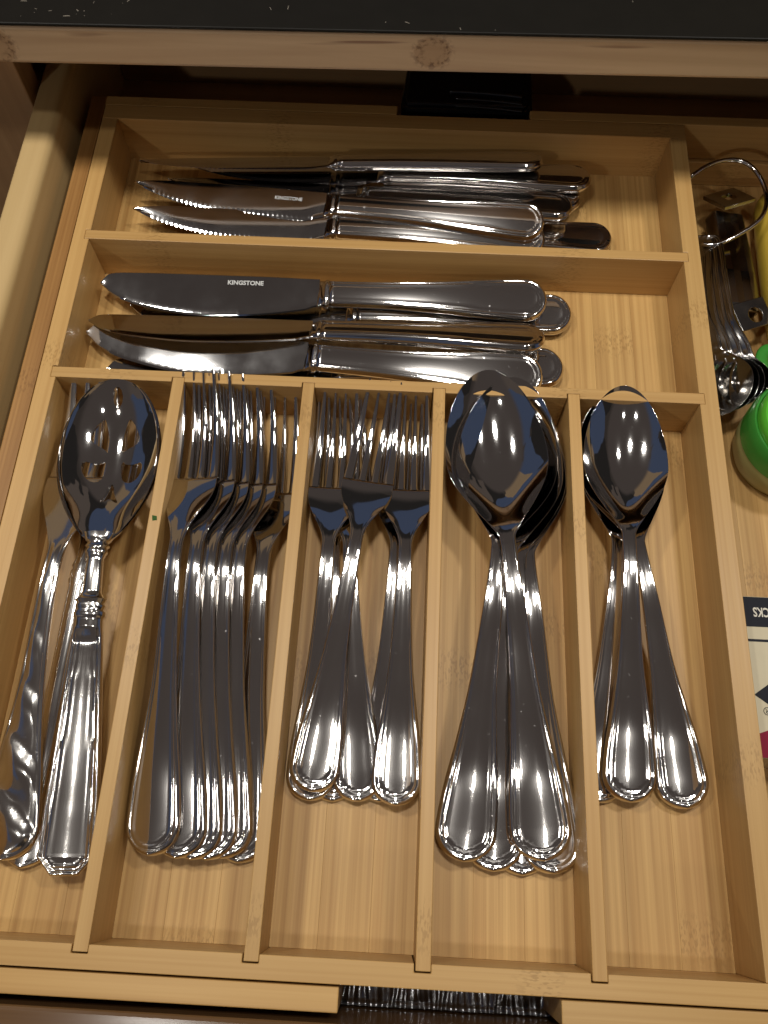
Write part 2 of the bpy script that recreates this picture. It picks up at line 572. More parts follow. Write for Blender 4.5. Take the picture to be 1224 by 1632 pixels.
# ------------------------------------------------------------------ cutlery shapes (local: y runs from handle end to tip)
def handle_width(L0, wmax, wneck, yend):
    """pear shaped handle, rounded at y=0"""
    body = pchip([0, 0.10 * L0, 0.20 * L0, 0.36 * L0, 0.55 * L0, 0.75 * L0, L0, yend],
                 [wmax, wmax, 0.93 * wmax, 0.70 * wmax, 0.47 * wmax, 0.36 * wmax, wneck, wneck])
    r = 0.95 * wmax
    def f(y):
        y = np.asarray(y, float)
        e = np.where(y < r, np.sqrt(np.clip(1 - ((r - y) / r) ** 2, 0.0, 1)), 1.0)
        return np.maximum(body(y) * e, 0.04)
    f.body = body
    return f

def spoon_meshes(L, bl, bw, wmax, wneck, arch, depth):
    y0 = L - bl
    hw = handle_width(y0 - 6, wmax, wneck, L)
    def wf(y):
        y = np.asarray(y, float)
        s = np.clip((y - y0) / bl, 0, 1)
        sm = 0.47
        tip = np.sqrt(np.clip(1 - ((s - sm) / (1 - sm)) ** 2.0, 0, 1)) ** 1.06
        root = np.sin(np.clip(s / sm, 0, 1) * np.pi / 2) ** 1.25
        b = np.where(s >= sm, bw * tip, wneck + (bw - wneck) * root)
        return np.where(y < y0, hw(y), np.maximum(b, 0.04))
    md = arch - 2.5 - depth
    zc = spline([0, 12, 0.25 * y0, 0.55 * y0, 0.82 * y0, y0 - 4, y0 + 0.05 * bl, y0 + 0.14 * bl, y0 + 0.30 * bl, y0 + 0.48 * bl, y0 + 0.70 * bl, y0 + 0.88 * bl, L],
                [1.6, 2.6, 5.6, 9.6, arch, arch - 0.3, arch - 1.7, arch - 5.8, md + 1.5, md, md + 2.2, md + 7.2, arch + 0.5])
    zr = spline([0, 12, 0.25 * y0, 0.55 * y0, 0.82 * y0, y0 - 4, y0 + 0.2 * bl, y0 + 0.5 * bl, y0 + 0.8 * bl, L],
                [1.6, 2.6, 5.6, 9.6, arch, arch - 0.2, arch - 1.6, arch - 2.5, arch - 1.6, arch + 0.5])
    rows = np.concatenate([rows_cos(0.0, 14, 20, 'start')[:-1], np.linspace(14, y0 - 8, 26)[:-1], np.linspace(y0 - 8, L - 12, 40)[:-1], rows_cos(L - 12, L, 20, 'end')])
    w = wf(rows)
    X = w[:, None] * USET[None]
    Y = np.repeat(rows[:, None], X.shape[1], 1)
    d = edge_distance(X, rows, wf, 0, L)
    body = np.clip(hw.body(rows) / 12.0, 0.42, 1.0)[:, None]
    isb = np.clip((rows - (y0 - 10)) / 22, 0, 1)[:, None]
    isb = isb * isb * (3 - 2 * isb)
    a = np.abs(USET)[None]
    crown = 2.2 * body * (1 - a ** 2)
    ZT = zc(rows)[:, None] + (zr(rows) - zc(rows))[:, None] * a ** 2 + (1 - isb) * (thread(d, body) + crown - 1.3 * body)
    th = (1 - isb) * (2.6 * body) + isb * 1.5
    round_e = np.clip(1 - (np.clip(1.3 - d, 0, 1.3) / 1.3) ** 2 * 0.75, 0.2, 1)
    ZB = ZT - (1 - isb) * thread(d, body) - th * round_e - 0.35
    V, F, ring = ring_mesh(X, ZT, ZB, rows)
    cut = int(np.searchsorted(rows, y0 - 5))
    g = [0 if (min(f) // ring) < cut else 1 for f in F]
    return split_mesh(V, F, g, ['handle', 'bowl']), (1.6, arch + 0.5)

def fork_meshes(L, tl, hb, hwid, wmax, wneck, arch, style='thread'):
    yt = L - tl
    y0 = yt - hb
    hw = handle_width(y0 - 6, wmax, wneck, L)
    if style == 'column':
        cb = pchip([0, 4, 10, 16, 18, 21, 24, 26, 28, 30, y0 - 22, y0 - 20, y0 - 18, y0 - 16, y0 - 14, y0 - 12, y0 - 10, y0 - 8, L],
                   [5, 8.2, 8.6, 7, 4.2, 5.6, 4.2, 5.2, 4.2, 4.6, 4.6, 5.6, 4.4, 5.6, 4.4, 5.4, 4.4, wneck, wneck])
        def hw(y):
            y = np.asarray(y, float)
            return np.maximum(cb(y) * np.where(y < 4, np.sqrt(np.clip(1 - ((4 - y) / 4) ** 2, 0, 1)), 1), 0.04)
        hw.body = lambda y: 0 * np.asarray(y) + 6.0
    def flare(y):
        t = np.clip((np.asarray(y, float) - (y0 - 5)) / (0.94 * hb + 5), 0, 1)
        return wneck + (hwid - wneck) * np.sin(np.pi / 2 * t) ** 2.0 * (1 + 0.10 * np.sin(np.pi * t))
    def wf(y):
        y = np.asarray(y, float)
        return np.where(y < y0 - 6, hw(y), flare(y))
    zc = spline([0, 12, 0.25 * y0, 0.55 * y0, 0.84 * y0, y0 - 2, y0 + 0.45 * hb, yt - 2, yt + 0.25 * tl, yt + 0.6 * tl, L],
                [1.6, 2.6, 5.2, 9.2, arch, arch - 0.8, arch - 5.6, 3.4, 2.6, 5.4, 12.5])
    rows = np.concatenate([rows_cos(0.0, 14, 20, 'start')[:-1], np.linspace(14, y0 - 8, 26 if style == 'thread' else 90)[:-1], np.linspace(y0 - 8, yt, 26)])
    w = wf(rows)
    X = w[:, None] * USET[None]
    d = edge_distance(X, rows, wf, 0, yt + 10)
    body = np.clip(hw.body(rows) / 12.0, 0.42, 1.0)[:, None]
    ish = np.clip((rows - (y0 - 6)) / 16, 0, 1)[:, None]
    ish = ish * ish * (3 - 2 * ish)
    a = np.abs(USET)[None]
    crown = 2.2 * body * (1 - a ** 2)
    dish = 0.9 * ish * a ** 2
    rel = thread(d, body)
    if style == 'leaf':
        ph = (rows[:, None] + 0.9 * X) / 25.0
        fr = ph - np.floor(ph)
        ph2 = (rows[:, None] - 1.1 * X + 9) / 31.0
        fr2 = ph2 - np.floor(ph2)
        rel = (1.5 * np.sin(np.pi * fr ** 1.6) ** 1.2 + 0.8 * np.sin(np.pi * fr2) ** 1.5) * np.clip(d / 4, 0, 1) * body + bump(d, 0.9, 0.9, 0.5)
    elif style == 'column':
        rel = 1.6 * np.sqrt(np.clip(1 - a ** 2, 0, 1)) + bump(d, 0.8, 0.6, 0.4)
        rel = rel + 0 * rows[:, None]
    ZT = zc(rows)[:, None] + dish + (1 - ish) * (rel + crown - 1.3 * body)
    th = (1 - ish) * (2.6 * body) + ish * 2.0
    round_e = np.clip(1 - (np.clip(1.3 - d, 0, 1.3) / 1.3) ** 2 * 0.75, 0.2, 1)
    ZB = ZT - (1 - ish) * rel - th * round_e - 0.3
    V, F, ring = ring_mesh(X, ZT, ZB, rows)
    cut = int(np.searchsorted(rows, y0 - 5))
    g = [0 if (min(f) // ring) < cut else 1 for f in F]
    parts = split_mesh(V, F, g, ['handle', 'head'])
    tines = []
    pitch = 2 * hwid / 4
    for k in range(4):
        ry = np.concatenate([np.linspace(yt - 0.4, yt + 3.6, 12)[:-1], np.linspace(yt + 3.6, L - 3, 16)[:-1], rows_cos(L - 3, L, 8, 'end')])
        s = np.clip((ry - yt) / tl, 0, 1)
        tap = 1 - 0.20 * s ** 1.3
        gap = 1.15 * np.sqrt(np.clip(1 - (1 - np.clip((ry - yt) / 1.6, 0, 1)) ** 2, 0, 1)) + 0.75 * s
        xl = (-hwid + pitch * k) * tap + (0 if k == 0 else 1) * gap + (1.1 * s if k == 0 else 0)
        xr = (-hwid + pitch * (k + 1)) * tap - (0 if k == 3 else 1) * gap - (1.1 * s if k == 3 else 0)
        cx = (xl + xr) / 2
        tipf = np.where(ry > L - 3, np.sqrt(np.clip(1 - ((ry - (L - 3)) / 3.02) ** 2, 0.0, 1)), 1)
        halfw = np.maximum((xr - xl) / 2 * (1 - 0.30 * s ** 2) * tipf, 0.05)
        uu = np.array([-1, -.93, -.8, -.55, 0, .55, .8, .93, 1])
        XX = cx[:, None] + halfw[:, None] * uu[None]
        ed = np.abs(uu) ** 5
        zt = zc(ry)[:, None] + 0.9 * (np.abs(XX) / hwid) ** 2 - 0.75 * ed[None] * tipf[:, None]
        zb = zt - (2.1 * (0.35 + 0.65 * tipf) * (1 - 0.25 * s))[:, None] * (1 - 0.55 * ed[None]) - 0.1
        vv, ff, _ = ring_mesh(XX, zt, zb, ry)
        me = mesh('tine', vv, ff)
        me.polygons.foreach_set('use_smooth', [True] * len(me.polygons))
        tines.append(me)
    return parts + tines, (1.6, 12.5)

def knife_meshes(L, hl, bwid, hend, serr, steak):
    # handle: solid, oval, threaded on both faces
    neck = 6.0
    body = pchip([0, 0.10 * hl, 0.25 * hl, 0.5 * hl, 0.75 * hl, 0.93 * hl, hl], [hend, hend, 0.93 * hend, 0.74 * hend, 0.62 * hend, 0.60 * hend, 0.60 * hend])
    r = 0.95 * hend
    def wf(y):
        y = np.asarray(y, float)
        return np.maximum(body(y) * np.where(y < r, np.sqrt(np.clip(1 - ((r - y) / r) ** 2, 0, 1)), 1), 0.04)
    rows = np.concatenate([rows_cos(0, 13, 18, 'start')[:-1], np.linspace(13, hl, 34)])
    w = wf(rows)
    X = w[:, None] * USET[None]
    d = edge_distance(X, rows, wf, 0, hl + 20)
    bs = np.clip(body(rows) / 11, 0.5, 1)[:, None]
    a = np.abs(USET)[None]
    tk = pchip([0, 8, 0.3 * hl, 0.7 * hl, hl], [1.6, 2.6, 3.1, 3.6, 3.4])(rows)[:, None]
    edge = np.sqrt(np.clip(1 - (np.clip(2.2 - d, 0, 2.2) / 2.2) ** 2, 0, 1))
    Z = 0.25 + tk * edge * (0.60 + 0.40 * (1 - a ** 2)) + thread(d - 0.4, bs * 0.9) * 0.8
    V, F, _ = ring_mesh(X, Z, -Z, rows)
    mh = mesh('handle', V, F)
    mh.polygons.foreach_set('use_smooth', [True] * len(mh.polygons))
    # bolster between handle and blade
    rb = np.array([hl - 0.6, hl, hl + 0.8, hl + 1.7, hl + 2.4, hl + 3.6, hl + 5.0, hl + 6.2])
    wb = np.array([.60, .64, .665, .665, .62, .60, .62, .66]) * hend
    tb = np.array([3.2, 3.6, 3.8, 3.7, 3.1, 2.2, 1.4, 0.95])
    uu = np.linspace(-1, 1, 15)
    XB = wb[:, None] * uu[None]
    ZB = tb[:, None] * np.sqrt(np.clip(1 - np.abs(uu)[None] ** 4, 0.04, 1))
    V, F, _ = ring_mesh(XB, ZB, -ZB, rb)
    mb = mesh('bolster', V, F)
    mb.polygons.foreach_set('use_smooth', [True] * len(mb.polygons))
    # blade: spine on +x, cutting edge on -x
    b0 = hl + 5.5
    bl = L - b0
    if steak:
        sp = pchip([0, 0.5, 0.8, 0.93, 1], [0.62 * hend, 0.64 * hend, 0.60 * hend, 0.50 * hend, 0.36 * hend])
        ed = pchip([0, 0.03, 0.12, 0.5, 0.72, 0.88, 1], [-0.62 * hend, -0.72 * hend, -0.70 * hend - 0.18 * bwid, -0.70 * hend - 0.14 * bwid, -0.60 * hend, -0.18 * hend, 0.34 * hend])
    else:
        sp = pchip([0, 0.3, 0.7, 0.9, 0.965, 1], [0.66 * hend, 0.72 * hend, 0.74 * hend, 0.72 * hend, 0.62 * hend, 0.2 * hend])
        ed = pchip([0, 0.02, 0.06, 0.5, 0.8, 0.93, 1], [-0.62 * hend, -0.66 * hend, -0.82 * hend, -0.72 * hend - 0.34 * bwid, -0.62 * hend - 0.16 * bwid, -0.40 * hend, 0.15 * hend])
    step = 0.62
    ry = np.concatenate([np.linspace(b0, L - 9, int((bl - 9) / step))[:-1], rows_cos(L - 9, L, 14, 'end')])
    s = (ry - b0) / bl
    xs, xe = sp(s), ed(s)
    in_s = ((s > serr[0]) & (s < serr[1])).astype(float)
    pitch = 2.9 if steak else 1.45
    amp = 0.34 if steak else 0.14
    sc = np.abs(np.sin(np.pi * ry / pitch)) * in_s
    xe2 = np.minimum(xe + amp * (1 - sc) * in_s, xs - 0.05)
    bev = (2.6 if steak else 1.5) * np.clip((xs - xe) / 8, 0, 1)
    th = np.clip(1.5 * (1 - 0.45 * s), 0.2, 2)
    cols = []
    zcol = []
    for fr in (0.0, 0.02, 0.15, 0.3, 0.45, 0.6, 0.73, 0.87, 1.0):
        cols.append(xs + (xe + bev - xs) * fr)
        zcol.append(th * (0.75 if fr == 0 else (1 - 0.58 * fr ** 1.7)))
    cols.append(xe2 + 0.02 + 0.45 * bev)
    zcol.append(th * (0.42 - 0.20 * sc))
    cols.append(xe2)
    zcol.append(0.06 + 0 * th)
    XX = np.array(cols).T[:, ::-1]
    ZZ = np.array(zcol).T[:, ::-1]
    ZBk = ZZ.copy()
    ZBk[:, 1] = (th * 0.42)
    V, F, _ = ring_mesh(XX, ZZ, -ZBk, ry)
    ml = mesh('blade', V, F)
    ml.polygons.foreach_set('use_smooth', [True] * len(ml.polygons))
    ml.set_sharp_from_angle(angle=math.radians(16))
    return [mh, mb, ml], (0.0, 0.0)

def frame_matrix(E, T, roll, zl, L):
    """matrix taking the local line handle end -> tip onto E -> T, rolled about it"""
    E, T = Vector(E), Vector(T)
    yax = (T - E).normalized()
    xax = yax.cross(Vector((0, 0, 1))).normalized()
    zax = xax.cross(yax)
    B = Matrix((xax, yax, zax)).transposed()
    a = math.atan2(zl[1] - zl[0], L)
    R = B @ Matrix.Rotation(math.radians(roll), 3, 'Y') @ Matrix.Rotation(-a, 3, 'X')
    off = R @ Vector((0, 0, zl[0]))
    Mx = R.to_4x4()
    Mx.translation = (E - off) * K
    return Mx

def place(kind, meshes, names, mats, E, T, roll, zl, L, label, cat, group=None):
    root = empty(kind)
    tag(root, label, cat, group)
    obs = [link(n, me, m, root) for n, me, m in zip(names, meshes, mats)]
    root.matrix_world = frame_matrix(E, T, roll, zl, L)
    return root, obs

# ================================================================== THE SETTING
# cabinet and worktop
ct = structure(box('countertop', -700, 1100, 172.9, 800, 92.0, 93.6, M['counter'], bevel=0.6))
n_o = box('edge_strip', -700, 1100, 172, 195, 71.5, 92.6, M['nosing'], None, bevel=2.0)
n_o.location = (0, 0, 0)
n_o.data.transform(Matrix.Translation((200 * K, 183.5 * K, 0)))
structure(n_o)
n_o.rotation_euler.z = math.radians(0.95)
n_o.location = (0, -2.2 * K, -0.9 * K)
ct.rotation_euler.z = math.radians(0.95)
ct.location.y -= 0.3 * K
n_o.name = 'worktop_edge'
cab = structure(empty('cabinet'))
box('stile', -220, -45, 205, 224, -300, 71, M['frame'], cab, 1.0)
box('stile', 487, 700, 205, 224, -300, 71, M['frame'], cab, 1.0)
box('unseen_side_panel', -64, -58, 224, 700, -300, 71, M['frame'], cab, 0)  # unseen enclosure boards, added to stop world light entering from behind
box('unseen_side_panel', 500, 506, 224, 700, -300, 71, M['frame'], cab, 0)
box('unseen_back_panel', -220, 700, 700, 706, -300, 71, M['frame'], cab, 0)
box('unseen_top_panel', -220, 700, 224, 700, 71.2, 77, M['frame'], cab, 0)
box('unseen_bottom_panel', -220, 700, 206, 700, -308, -301, M['frame'], cab, 0)

# crumbs scattered on the worktop
rnd = random.Random(5)
cv, cf = [], []
for i in range(70):
    x = rnd.uniform(-60, 420) if i > 26 else rnd.uniform(-40, 40)
    y = 174 + abs(rnd.gauss(0, 12)) if i < 30 else rnd.uniform(174, 260)
    r, ln, an = rnd.uniform(0.12, 0.38), rnd.choice([1, 1, 1, 2.5, 5]), rnd.uniform(0, 3.14)
    b0 = len(cv)
    for (dx, dy, dz) in ((-1, -.6, 0), (1, -.7, 0), (.8, .7, 0), (-.9, .6, 0), (0, 0, 1)):
        px, py = dx * r * ln, dy * r
        cv.append((x + px * math.cos(an) - py * math.sin(an), y + px * math.sin(an) + py * math.cos(an), 93.66 + dz * r))
    cf += [(b0, b0 + 1, b0 + 4), (b0 + 1, b0 + 2, b0 + 4), (b0 + 2, b0 + 3, b0 + 4), (b0 + 3, b0, b0 + 4)]
cr = link('crumbs', mesh('crumbs', cv, cf), M['crumb'])
cr['kind'] = 'stuff'
cr['label'] = 'pale crumbs and fibres scattered along the black worktop'

# ================================================================== THE DRAWER
dr = tag(empty('drawer', (200, 0, -50)), 'open pale timber kitchen drawer holding the bamboo tray', 'drawer')
def child(o, p):
    o.parent = p
    o.matrix_parent_inverse = Matrix.Translation(p.location).inverted()
    return o
def side_board(name, x0, x1, y0, y1, z0, z1, mat, r):
    pts = [(x0, z0), (x1, z0)]
    for k in range(9):
        a = math.pi / 2 * k / 8
        pts.append((x1 - r + r * math.cos(a), z1 - r + r * math.sin(a)))
    for k in range(7):
        a = math.pi / 2 + math.pi / 2 * k / 6
        pts.append((x0 + 2 + 2 * math.cos(a), z1 - 2 + 2 * math.sin(a)))
    n = len(pts)
    cy = (y0 + y1) / 2
    v = [(x, y0 - cy, z) for x, z in pts] + [(x, y1 - cy, z) for x, z in pts]
    f = [tuple(range(n)), tuple(range(2 * n - 1, n - 1, -1))] + [(i, n + i, n + (i + 1) % n, (i + 1) % n) for i in range(n)]
    me = mesh(name, v, f)
    o = link(name, me, mat, None, smooth=True)
    me.set_sharp_from_angle(angle=math.radians(35))
    o.location = (0, cy * K, 0)
    return o
child(side_board('side', -41.5, -25.2, -254.5, 420, -70, 20, M['drawerY'], 5.0), dr)
child(side_board('side', 462, 478, -254.5, 420, -70, 20, M['drawerY'], 5.0), dr)
child(box('bottom', -25.1, 461.9, -254.5, 420, -52, -46.2, M['drawerX'], None, 0), dr)
child(box('back', -25.1, 461.9, 300, 312, -46, 14, M['drawerX'], None, 1), dr)
child(box('front', -60, 497, -276, -254.6, -90, 3.5, M['front'], None, 1.5), dr)

# ================================================================== THE BAMBOO TRAY
XL, XR, YB, YF = 0.0, 335.0, 212.4, -232.8
C1 = (119.7, 125.9)
C2 = (28.2, 34.45)
DV = [(61.6, 67.7), (129.85, 135.85), (197.9, 204.0), (267.4, 273.4)]
ND, GAP = 2.8, 0.55
tray = tag(empty('cutlery_tray', (167, -10, -44)), 'bamboo cutlery tray with five long slots and two cross slots', 'cutlery tray')
def tchild(o):
    return child(o, tray)
tchild(prism('left_wall', [(-9.4, YF), (0, YF), (0, C2[0] - .05), (-ND, C2[0] - .05), (-ND, C2[1] + GAP), (0, C2[1] + GAP), (0, C1[0] - .05), (-ND, C1[0] - .05), (-ND, C1[1] + .15), (0, C1[1] + .15), (0, YB), (-9.4, YB)], -44, 0, M['bamY'], None, .35))
tchild(prism('right_wall', [(XR, YF), (344.7, YF), (344.7, YB), (XR, YB), (XR, C1[1] + .15), (XR + ND, C1[1] + .15), (XR + ND, C1[0] - .05), (XR, C1[0] - .05), (XR, C2[1] + .15), (XR + ND, C2[1] + .15), (XR + ND, C2[0] - .05), (XR, C2[0] - .05)], -44, 0, M['bamY'], None, .35))
tchild(box('back_wall', -9.4, 344.7, YB + .05, 223.5, -44, 0, M['bamX'], None, .4))
poly = [(-9.4, -241.8), (344.7, -241.8), (344.7, YF - .05)]
for (a, b) in DV[::-1]:
    poly += [(b + .1, YF - .05), (b + .1, YF - ND - .6), (a - GAP, YF - ND - .6), (a - GAP, YF - .05)]
poly += [(-9.4, YF - .05)]
tchild(prism('front_wall', poly, -44, 0, M['bamX'], None, .4))
tchild(box('divider', -ND + .1, XR + ND - .1, C1[0], C1[1], -30.4, 0.0, M['bamX'], None, .35))
poly = [(-ND + .1, C2[0])]
for (a, b) in DV:
    poly += [(a - GAP, C2[0]), (a - GAP, C2[0] + ND), (b + .1, C2[0] + ND), (b + .1, C2[0])]
poly += [(XR + ND - .1, C2[0]), (XR + ND - .1, C2[1]), (-ND + .1, C2[1])]
tchild(prism('divider', poly, -30.4, 0.0, M['bamX'], None, .3))
for (a, b) in DV:
    tchild(box('divider', a, b, YF - ND, C2[0] + ND - .1, -30.4, 0.0, M['bamY'], None, .35))
nst = 15
for i in range(nst):
    w = (XR - XL) / nst
    tchild(box('floor_strip', XL + i * w + .02, XL + (i + 1) * w - .02, YF, YB, -34, -30.5 - 0.02 * (i % 3), M['floorY'], None, .08))

le = tag(empty('tray_extension', (-15, -10, -44)), 'orange toned bamboo slide frame along the left of the tray', 'tray slide', 'sliding side frames of the tray')
child(box('side_wall', -19.5, -10.1, -251.6, 231.5, -44, -0.6, M['slideY'], None, .5), le)
child(box('rail', -10.05, 170.2, 224.2, 231.5, -44, -0.3, M['bamX'], None, .5), le)
child(box('rail', -10.05, 168.3, -251.6, -242.7, -44, -0.4, M['bamX'], None, .5), le)
re_ = tag(empty('tray_extension', (400, -10, -44)), 'bamboo slide frame on the right behind the green lidded jar', 'tray slide', 'sliding side frames of the tray')
child(box('rail', 251.5, 430, 224.2, 231.5, -26, -0.3, M['bamX'], None, .5), re_)
child(box('rail', 255.0, 430, -251.6, -242.7, -44, -0.4, M['bamX'], None, .5), re_)
child(box('lower_rail', 345.0, 430, 221.5, 231.3, -45, -26.4, M['bamX'], None, .4), re_)
child(box('side_wall', 430.05, 440, -251.6, 231.5, -46, -0.5, M['slideY'], None, .5), re_)
for i in range(4):
    child(box('floor_strip', 345.0 + 21.25 * i, 345.0 + 21.25 * (i + 1) - .04, -242.6, 221.4, -45.9, -44.8, M['floorY'], None, .08), re_)

# ================================================================== CUTLERY
GK = 'dinner knives in the cross slot'
GS = 'steak knives in the rear slot'
GF = 'dinner forks nested on their sides'
GA = 'salad forks in the middle slot'
GT = 'tablespoons in the fourth slot'
GU = 'teaspoons in the right slot'

sk, zl_k = knife_meshes(247, 124, 18, 11.8, (0.06, 0.90), True)
dk, _ = knife_meshes(256, 124, 20, 13.0, (0.36, 0.88), False)
NK = ['handle', 'bolster', 'blade']
MK = [M['steel'], M['steel'], M['blade']]
steak = [
    ((259.7, 196.5, -6.5), (26.0, 189.5, -12), 27, 'steak knife leaning on the back wall, handle face showing wood reflections'),
    ((290.0, 191.5, -14.0), (43.0, 193.0, -20), 10, 'steak knife under the rearmost one, only its rounded handle end showing'),
    ((284.5, 180.5, -19.0), (36.8, 181.0, -25), 8, 'steak knife low in the pile, handle end between two others'),
    ((277.7, 168.2, -13.5), (29.5, 178.4, -17), 12, 'steak knife with a brown reflecting blade, second from the back'),
    ((259.7, 151.0, -9.0), (16.0, 170.4, -14), -14, 'steak knife on top with a wide dark blade and bright serrations'),
    ((261.1, 145.0, -16.0), (14.0, 153.1, -17), -12, 'steak knife in front beside the divider, serrated edge showing'),
    ((303.3, 155.0, -25.0), (58.9, 160.1, -27.5), 0, 'steak knife reaching farthest right, handle flat on the floor'),
    ((263.0, 150.0, -25.5), (18.0, 161.0, -26.5), -4, 'steak knife lying lowest beneath the front pair of steak knives'),
]
def put_text(body, size, parent, loc, mat, rot=(0, 0, 0), name='lettering', align='CENTER', bold=0.0):
    cu = bpy.data.curves.new('t', 'FONT')
    cu.body = body
    cu.size = size * K
    cu.align_x = align
    cu.align_y = 'CENTER'
    cu.offset = bold * K
    cu.resolution_u = 3
    to = bpy.data.objects.new('t', cu)
    COL.objects.link(to)
    dg = bpy.context.evaluated_depsgraph_get()
    me = bpy.data.meshes.new_from_object(to.evaluated_get(dg))
    bpy.data.objects.remove(to)
    me.name = name
    me.materials.clear()
    o = link(name, me, mat, parent)
    o.location = [c * K for c in loc]
    o.rotation_euler = rot
    return o
for i, (E_, T_, roll, lab) in enumerate(steak):
    root, ob = place('steak_knife', sk, NK, MK, E_, T_, roll, (0, 0), 247, lab, 'knife', GS)
    if i == 4:
        put_text('KINGSTONE', 3.0, ob[2], (1.5, 152, 1.42), M['etch'], (0, 0, -math.pi / 2), bold=0.05)
dinner = [
    ((260.9, 100.5, -15.0), (5.0, 99.5, -17), -9, 'dinner knife on top at the back with lettering on its blade'),
    ((276.8, 98.3, -24.0), (20.6, 91.3, -25.5), -5, 'dinner knife beneath the lettered knife, handle end poking out right'),
    ((258.9, 73.5, -13.0), (3.0, 73.6, -16), 24, 'dinner knife with pale brown reflecting blade in the middle of the slot'),
    ((257.0, 48.0, -13.5), (5.5, 66.8, -20), -10, 'dinner knife slanting forward with its handle over the front divider'),
    ((270.9, 62.1, -24.0), (16.0, 48.0, -26), 0, 'dinner knife lowest along the front divider, rounded end showing'),
]
for i, (E_, T_, roll, lab) in enumerate(dinner):
    root, ob = place('dinner_knife', dk, NK, MK, E_, T_, roll, (0, 0), 256, lab, 'knife', GK)
    if i == 0:
        put_text('KINGSTONE', 3.7, ob[2], (4.6, 172, 1.40), M['etch'], (0, 0, -math.pi / 2), bold=0.12)

df, zl_f = fork_meshes(235, 58, 33, 13.2, 12.8, 3.6, 13.5)
sf, zl_s = fork_meshes(206, 54, 28, 13.0, 11.4, 3.4, 12.5)
NF = ['handle', 'head', 'tine', 'tine', 'tine', 'tine']
MF = [M['steel'], M['bowl']] + [M['bowl']] * 4
forks = [
    ((82.0, -199.5, -17.0), (75.0, 27.0, 2.0), -12, 'leftmost dinner fork of the nested row, broad handle face in view'),
    ((93.5, -200.0, -18.5), (83.0, 27.0, 0.5), -11, 'second dinner fork from the left in the nested row'),
    ((100.0, -200.2, -20.0), (90.0, 27.0, -1.0), -11, 'third dinner fork from the left in the nested row'),
    ((106.3, -200.0, -21.5), (97.0, 26.6, -2.5), -10, 'fourth dinner fork from the left in the nested row'),
    ((112.6, -199.0, -23.0), (104.0, 26.2, -4.0), -10, 'fifth dinner fork from the left, last of the nested row'),
    ((119.0, -200.6, -27.0), (116.5, 26.0, -10.0), -4, 'rightmost dinner fork standing apart from the nested row'),
]
for E_, T_, roll, lab in forks:
    place('dinner_fork', df, NF, MF, E_, T_, roll, zl_f, 235, lab, 'fork', GF)
salad = [
    ((148.2, -173.1, -26.0), (149.5, 26.5, -3.5), 0, 'salad fork on the left of its slot, head uppermost at left'),
    ((149.0, -169.6, -19.5), (172.0, 27.0, -0.5), 0, 'salad fork on top, handle crossing to the left of the slot'),
    ((170.7, -172.4, -24.0), (151.5, 26.0, -9.0), 0, 'salad fork with its handle in the middle between two others'),
    ((187.5, -173.5, -20.5), (186.3, 27.0, -2.5), 0, 'salad fork on the right of its slot, on top'),
    ((180.0, -172.0, -27.0), (184.0, 25.5, -11.0), 0, 'salad fork hidden beneath the right hand salad fork'),
    ((158.8, -172.8, -28.5), (146.0, 25.0, -14.0), 0, 'salad fork lowest in the pile, small end showing at the bottom'),
]
for E_, T_, roll, lab in salad:
    place('salad_fork', sf, NF, MF, E_, T_, roll, zl_s, 206, lab, 'fork', GA)

ts, zl_t = spoon_meshes(235, 91, 25.4, 13.6, 3.6, 14.5, 10.6)
us, zl_u = spoon_meshes(204, 80, 21.2, 12.2, 3.3, 13.5, 9.8)
NS = ['handle', 'bowl']
MS = [M['steel'], M['bowl']]
tsp = [
    ((252.7, -193.0, -18.0), (225.1, 36.6, 5.5), -3, 'topmost tablespoon, bowl over the divider, handle slanting right'),
    ((217.8, -195.0, -21.0), (240.0, 33.0, 1.5), 3, 'tablespoon second from top with its handle slanting to the left'),
    ((231.1, -198.3, -24.5), (241.0, 27.0, -1.5), 2, 'tablespoon with its handle end second from the left'),
    ((244.4, -199.3, -27.5), (241.0, 27.0, -6.0), 2, 'tablespoon with its handle end third from the left, low in the pile'),
    ((258.0, -197.9, -24.0), (240.0, 26.5, -9.0), 2, 'tablespoon under the topmost one, end peeking out at right'),
]
for E_, T_, roll, lab in tsp:
    place('tablespoon', ts, NS, MS, E_, T_, roll, zl_t, 235, lab, 'spoon', GT)
tea = [
    ((292.3, -166.8, -21.0), (296.5, 26.8, 0.5), 0, 'topmost teaspoon with its handle in the middle'),
    ((318.5, -168.0, -24.0), (290.3, 27.0, -6.0), -2, 'teaspoon with its handle slanting away to the right'),
    ((279.5, -167.2, -27.0), (299.0, 27.0, -10.0), 2, 'teaspoon with its handle tucked against the divider at left'),
]
for E_, T_, roll, lab in tea:
    place('teaspoon', us, NS, MS, E_, T_, roll, zl_u, 204, lab, 'spoon', GU)

# ---- serving pieces in the left slot
lf, zl_lf = fork_meshes(238, 56, 40, 18.0, 14.0, 4.5, 13.0, 'leaf')
place('serving_fork', lf, NF, [M['silver']] * 6, (17.0, -204.6, -21.0), (18.5, 27.2, -3.0), -8, zl_lf, 238,
      'worn silver serving fork with leaf patterned handle at far left', 'serving fork')
cf_, zl_cf = fork_meshes(240, 56, 34, 14.5, 8.6, 4.2, 12.0, 'column')
place('serving_fork', cf_, NF, [M['silver']] * 6, (23.5, -207.5, -27.0), (31.0, 25.5, -15.0), 0, zl_cf, 240,
      'silver serving fork with slim ringed column handle and shell end', 'serving fork')

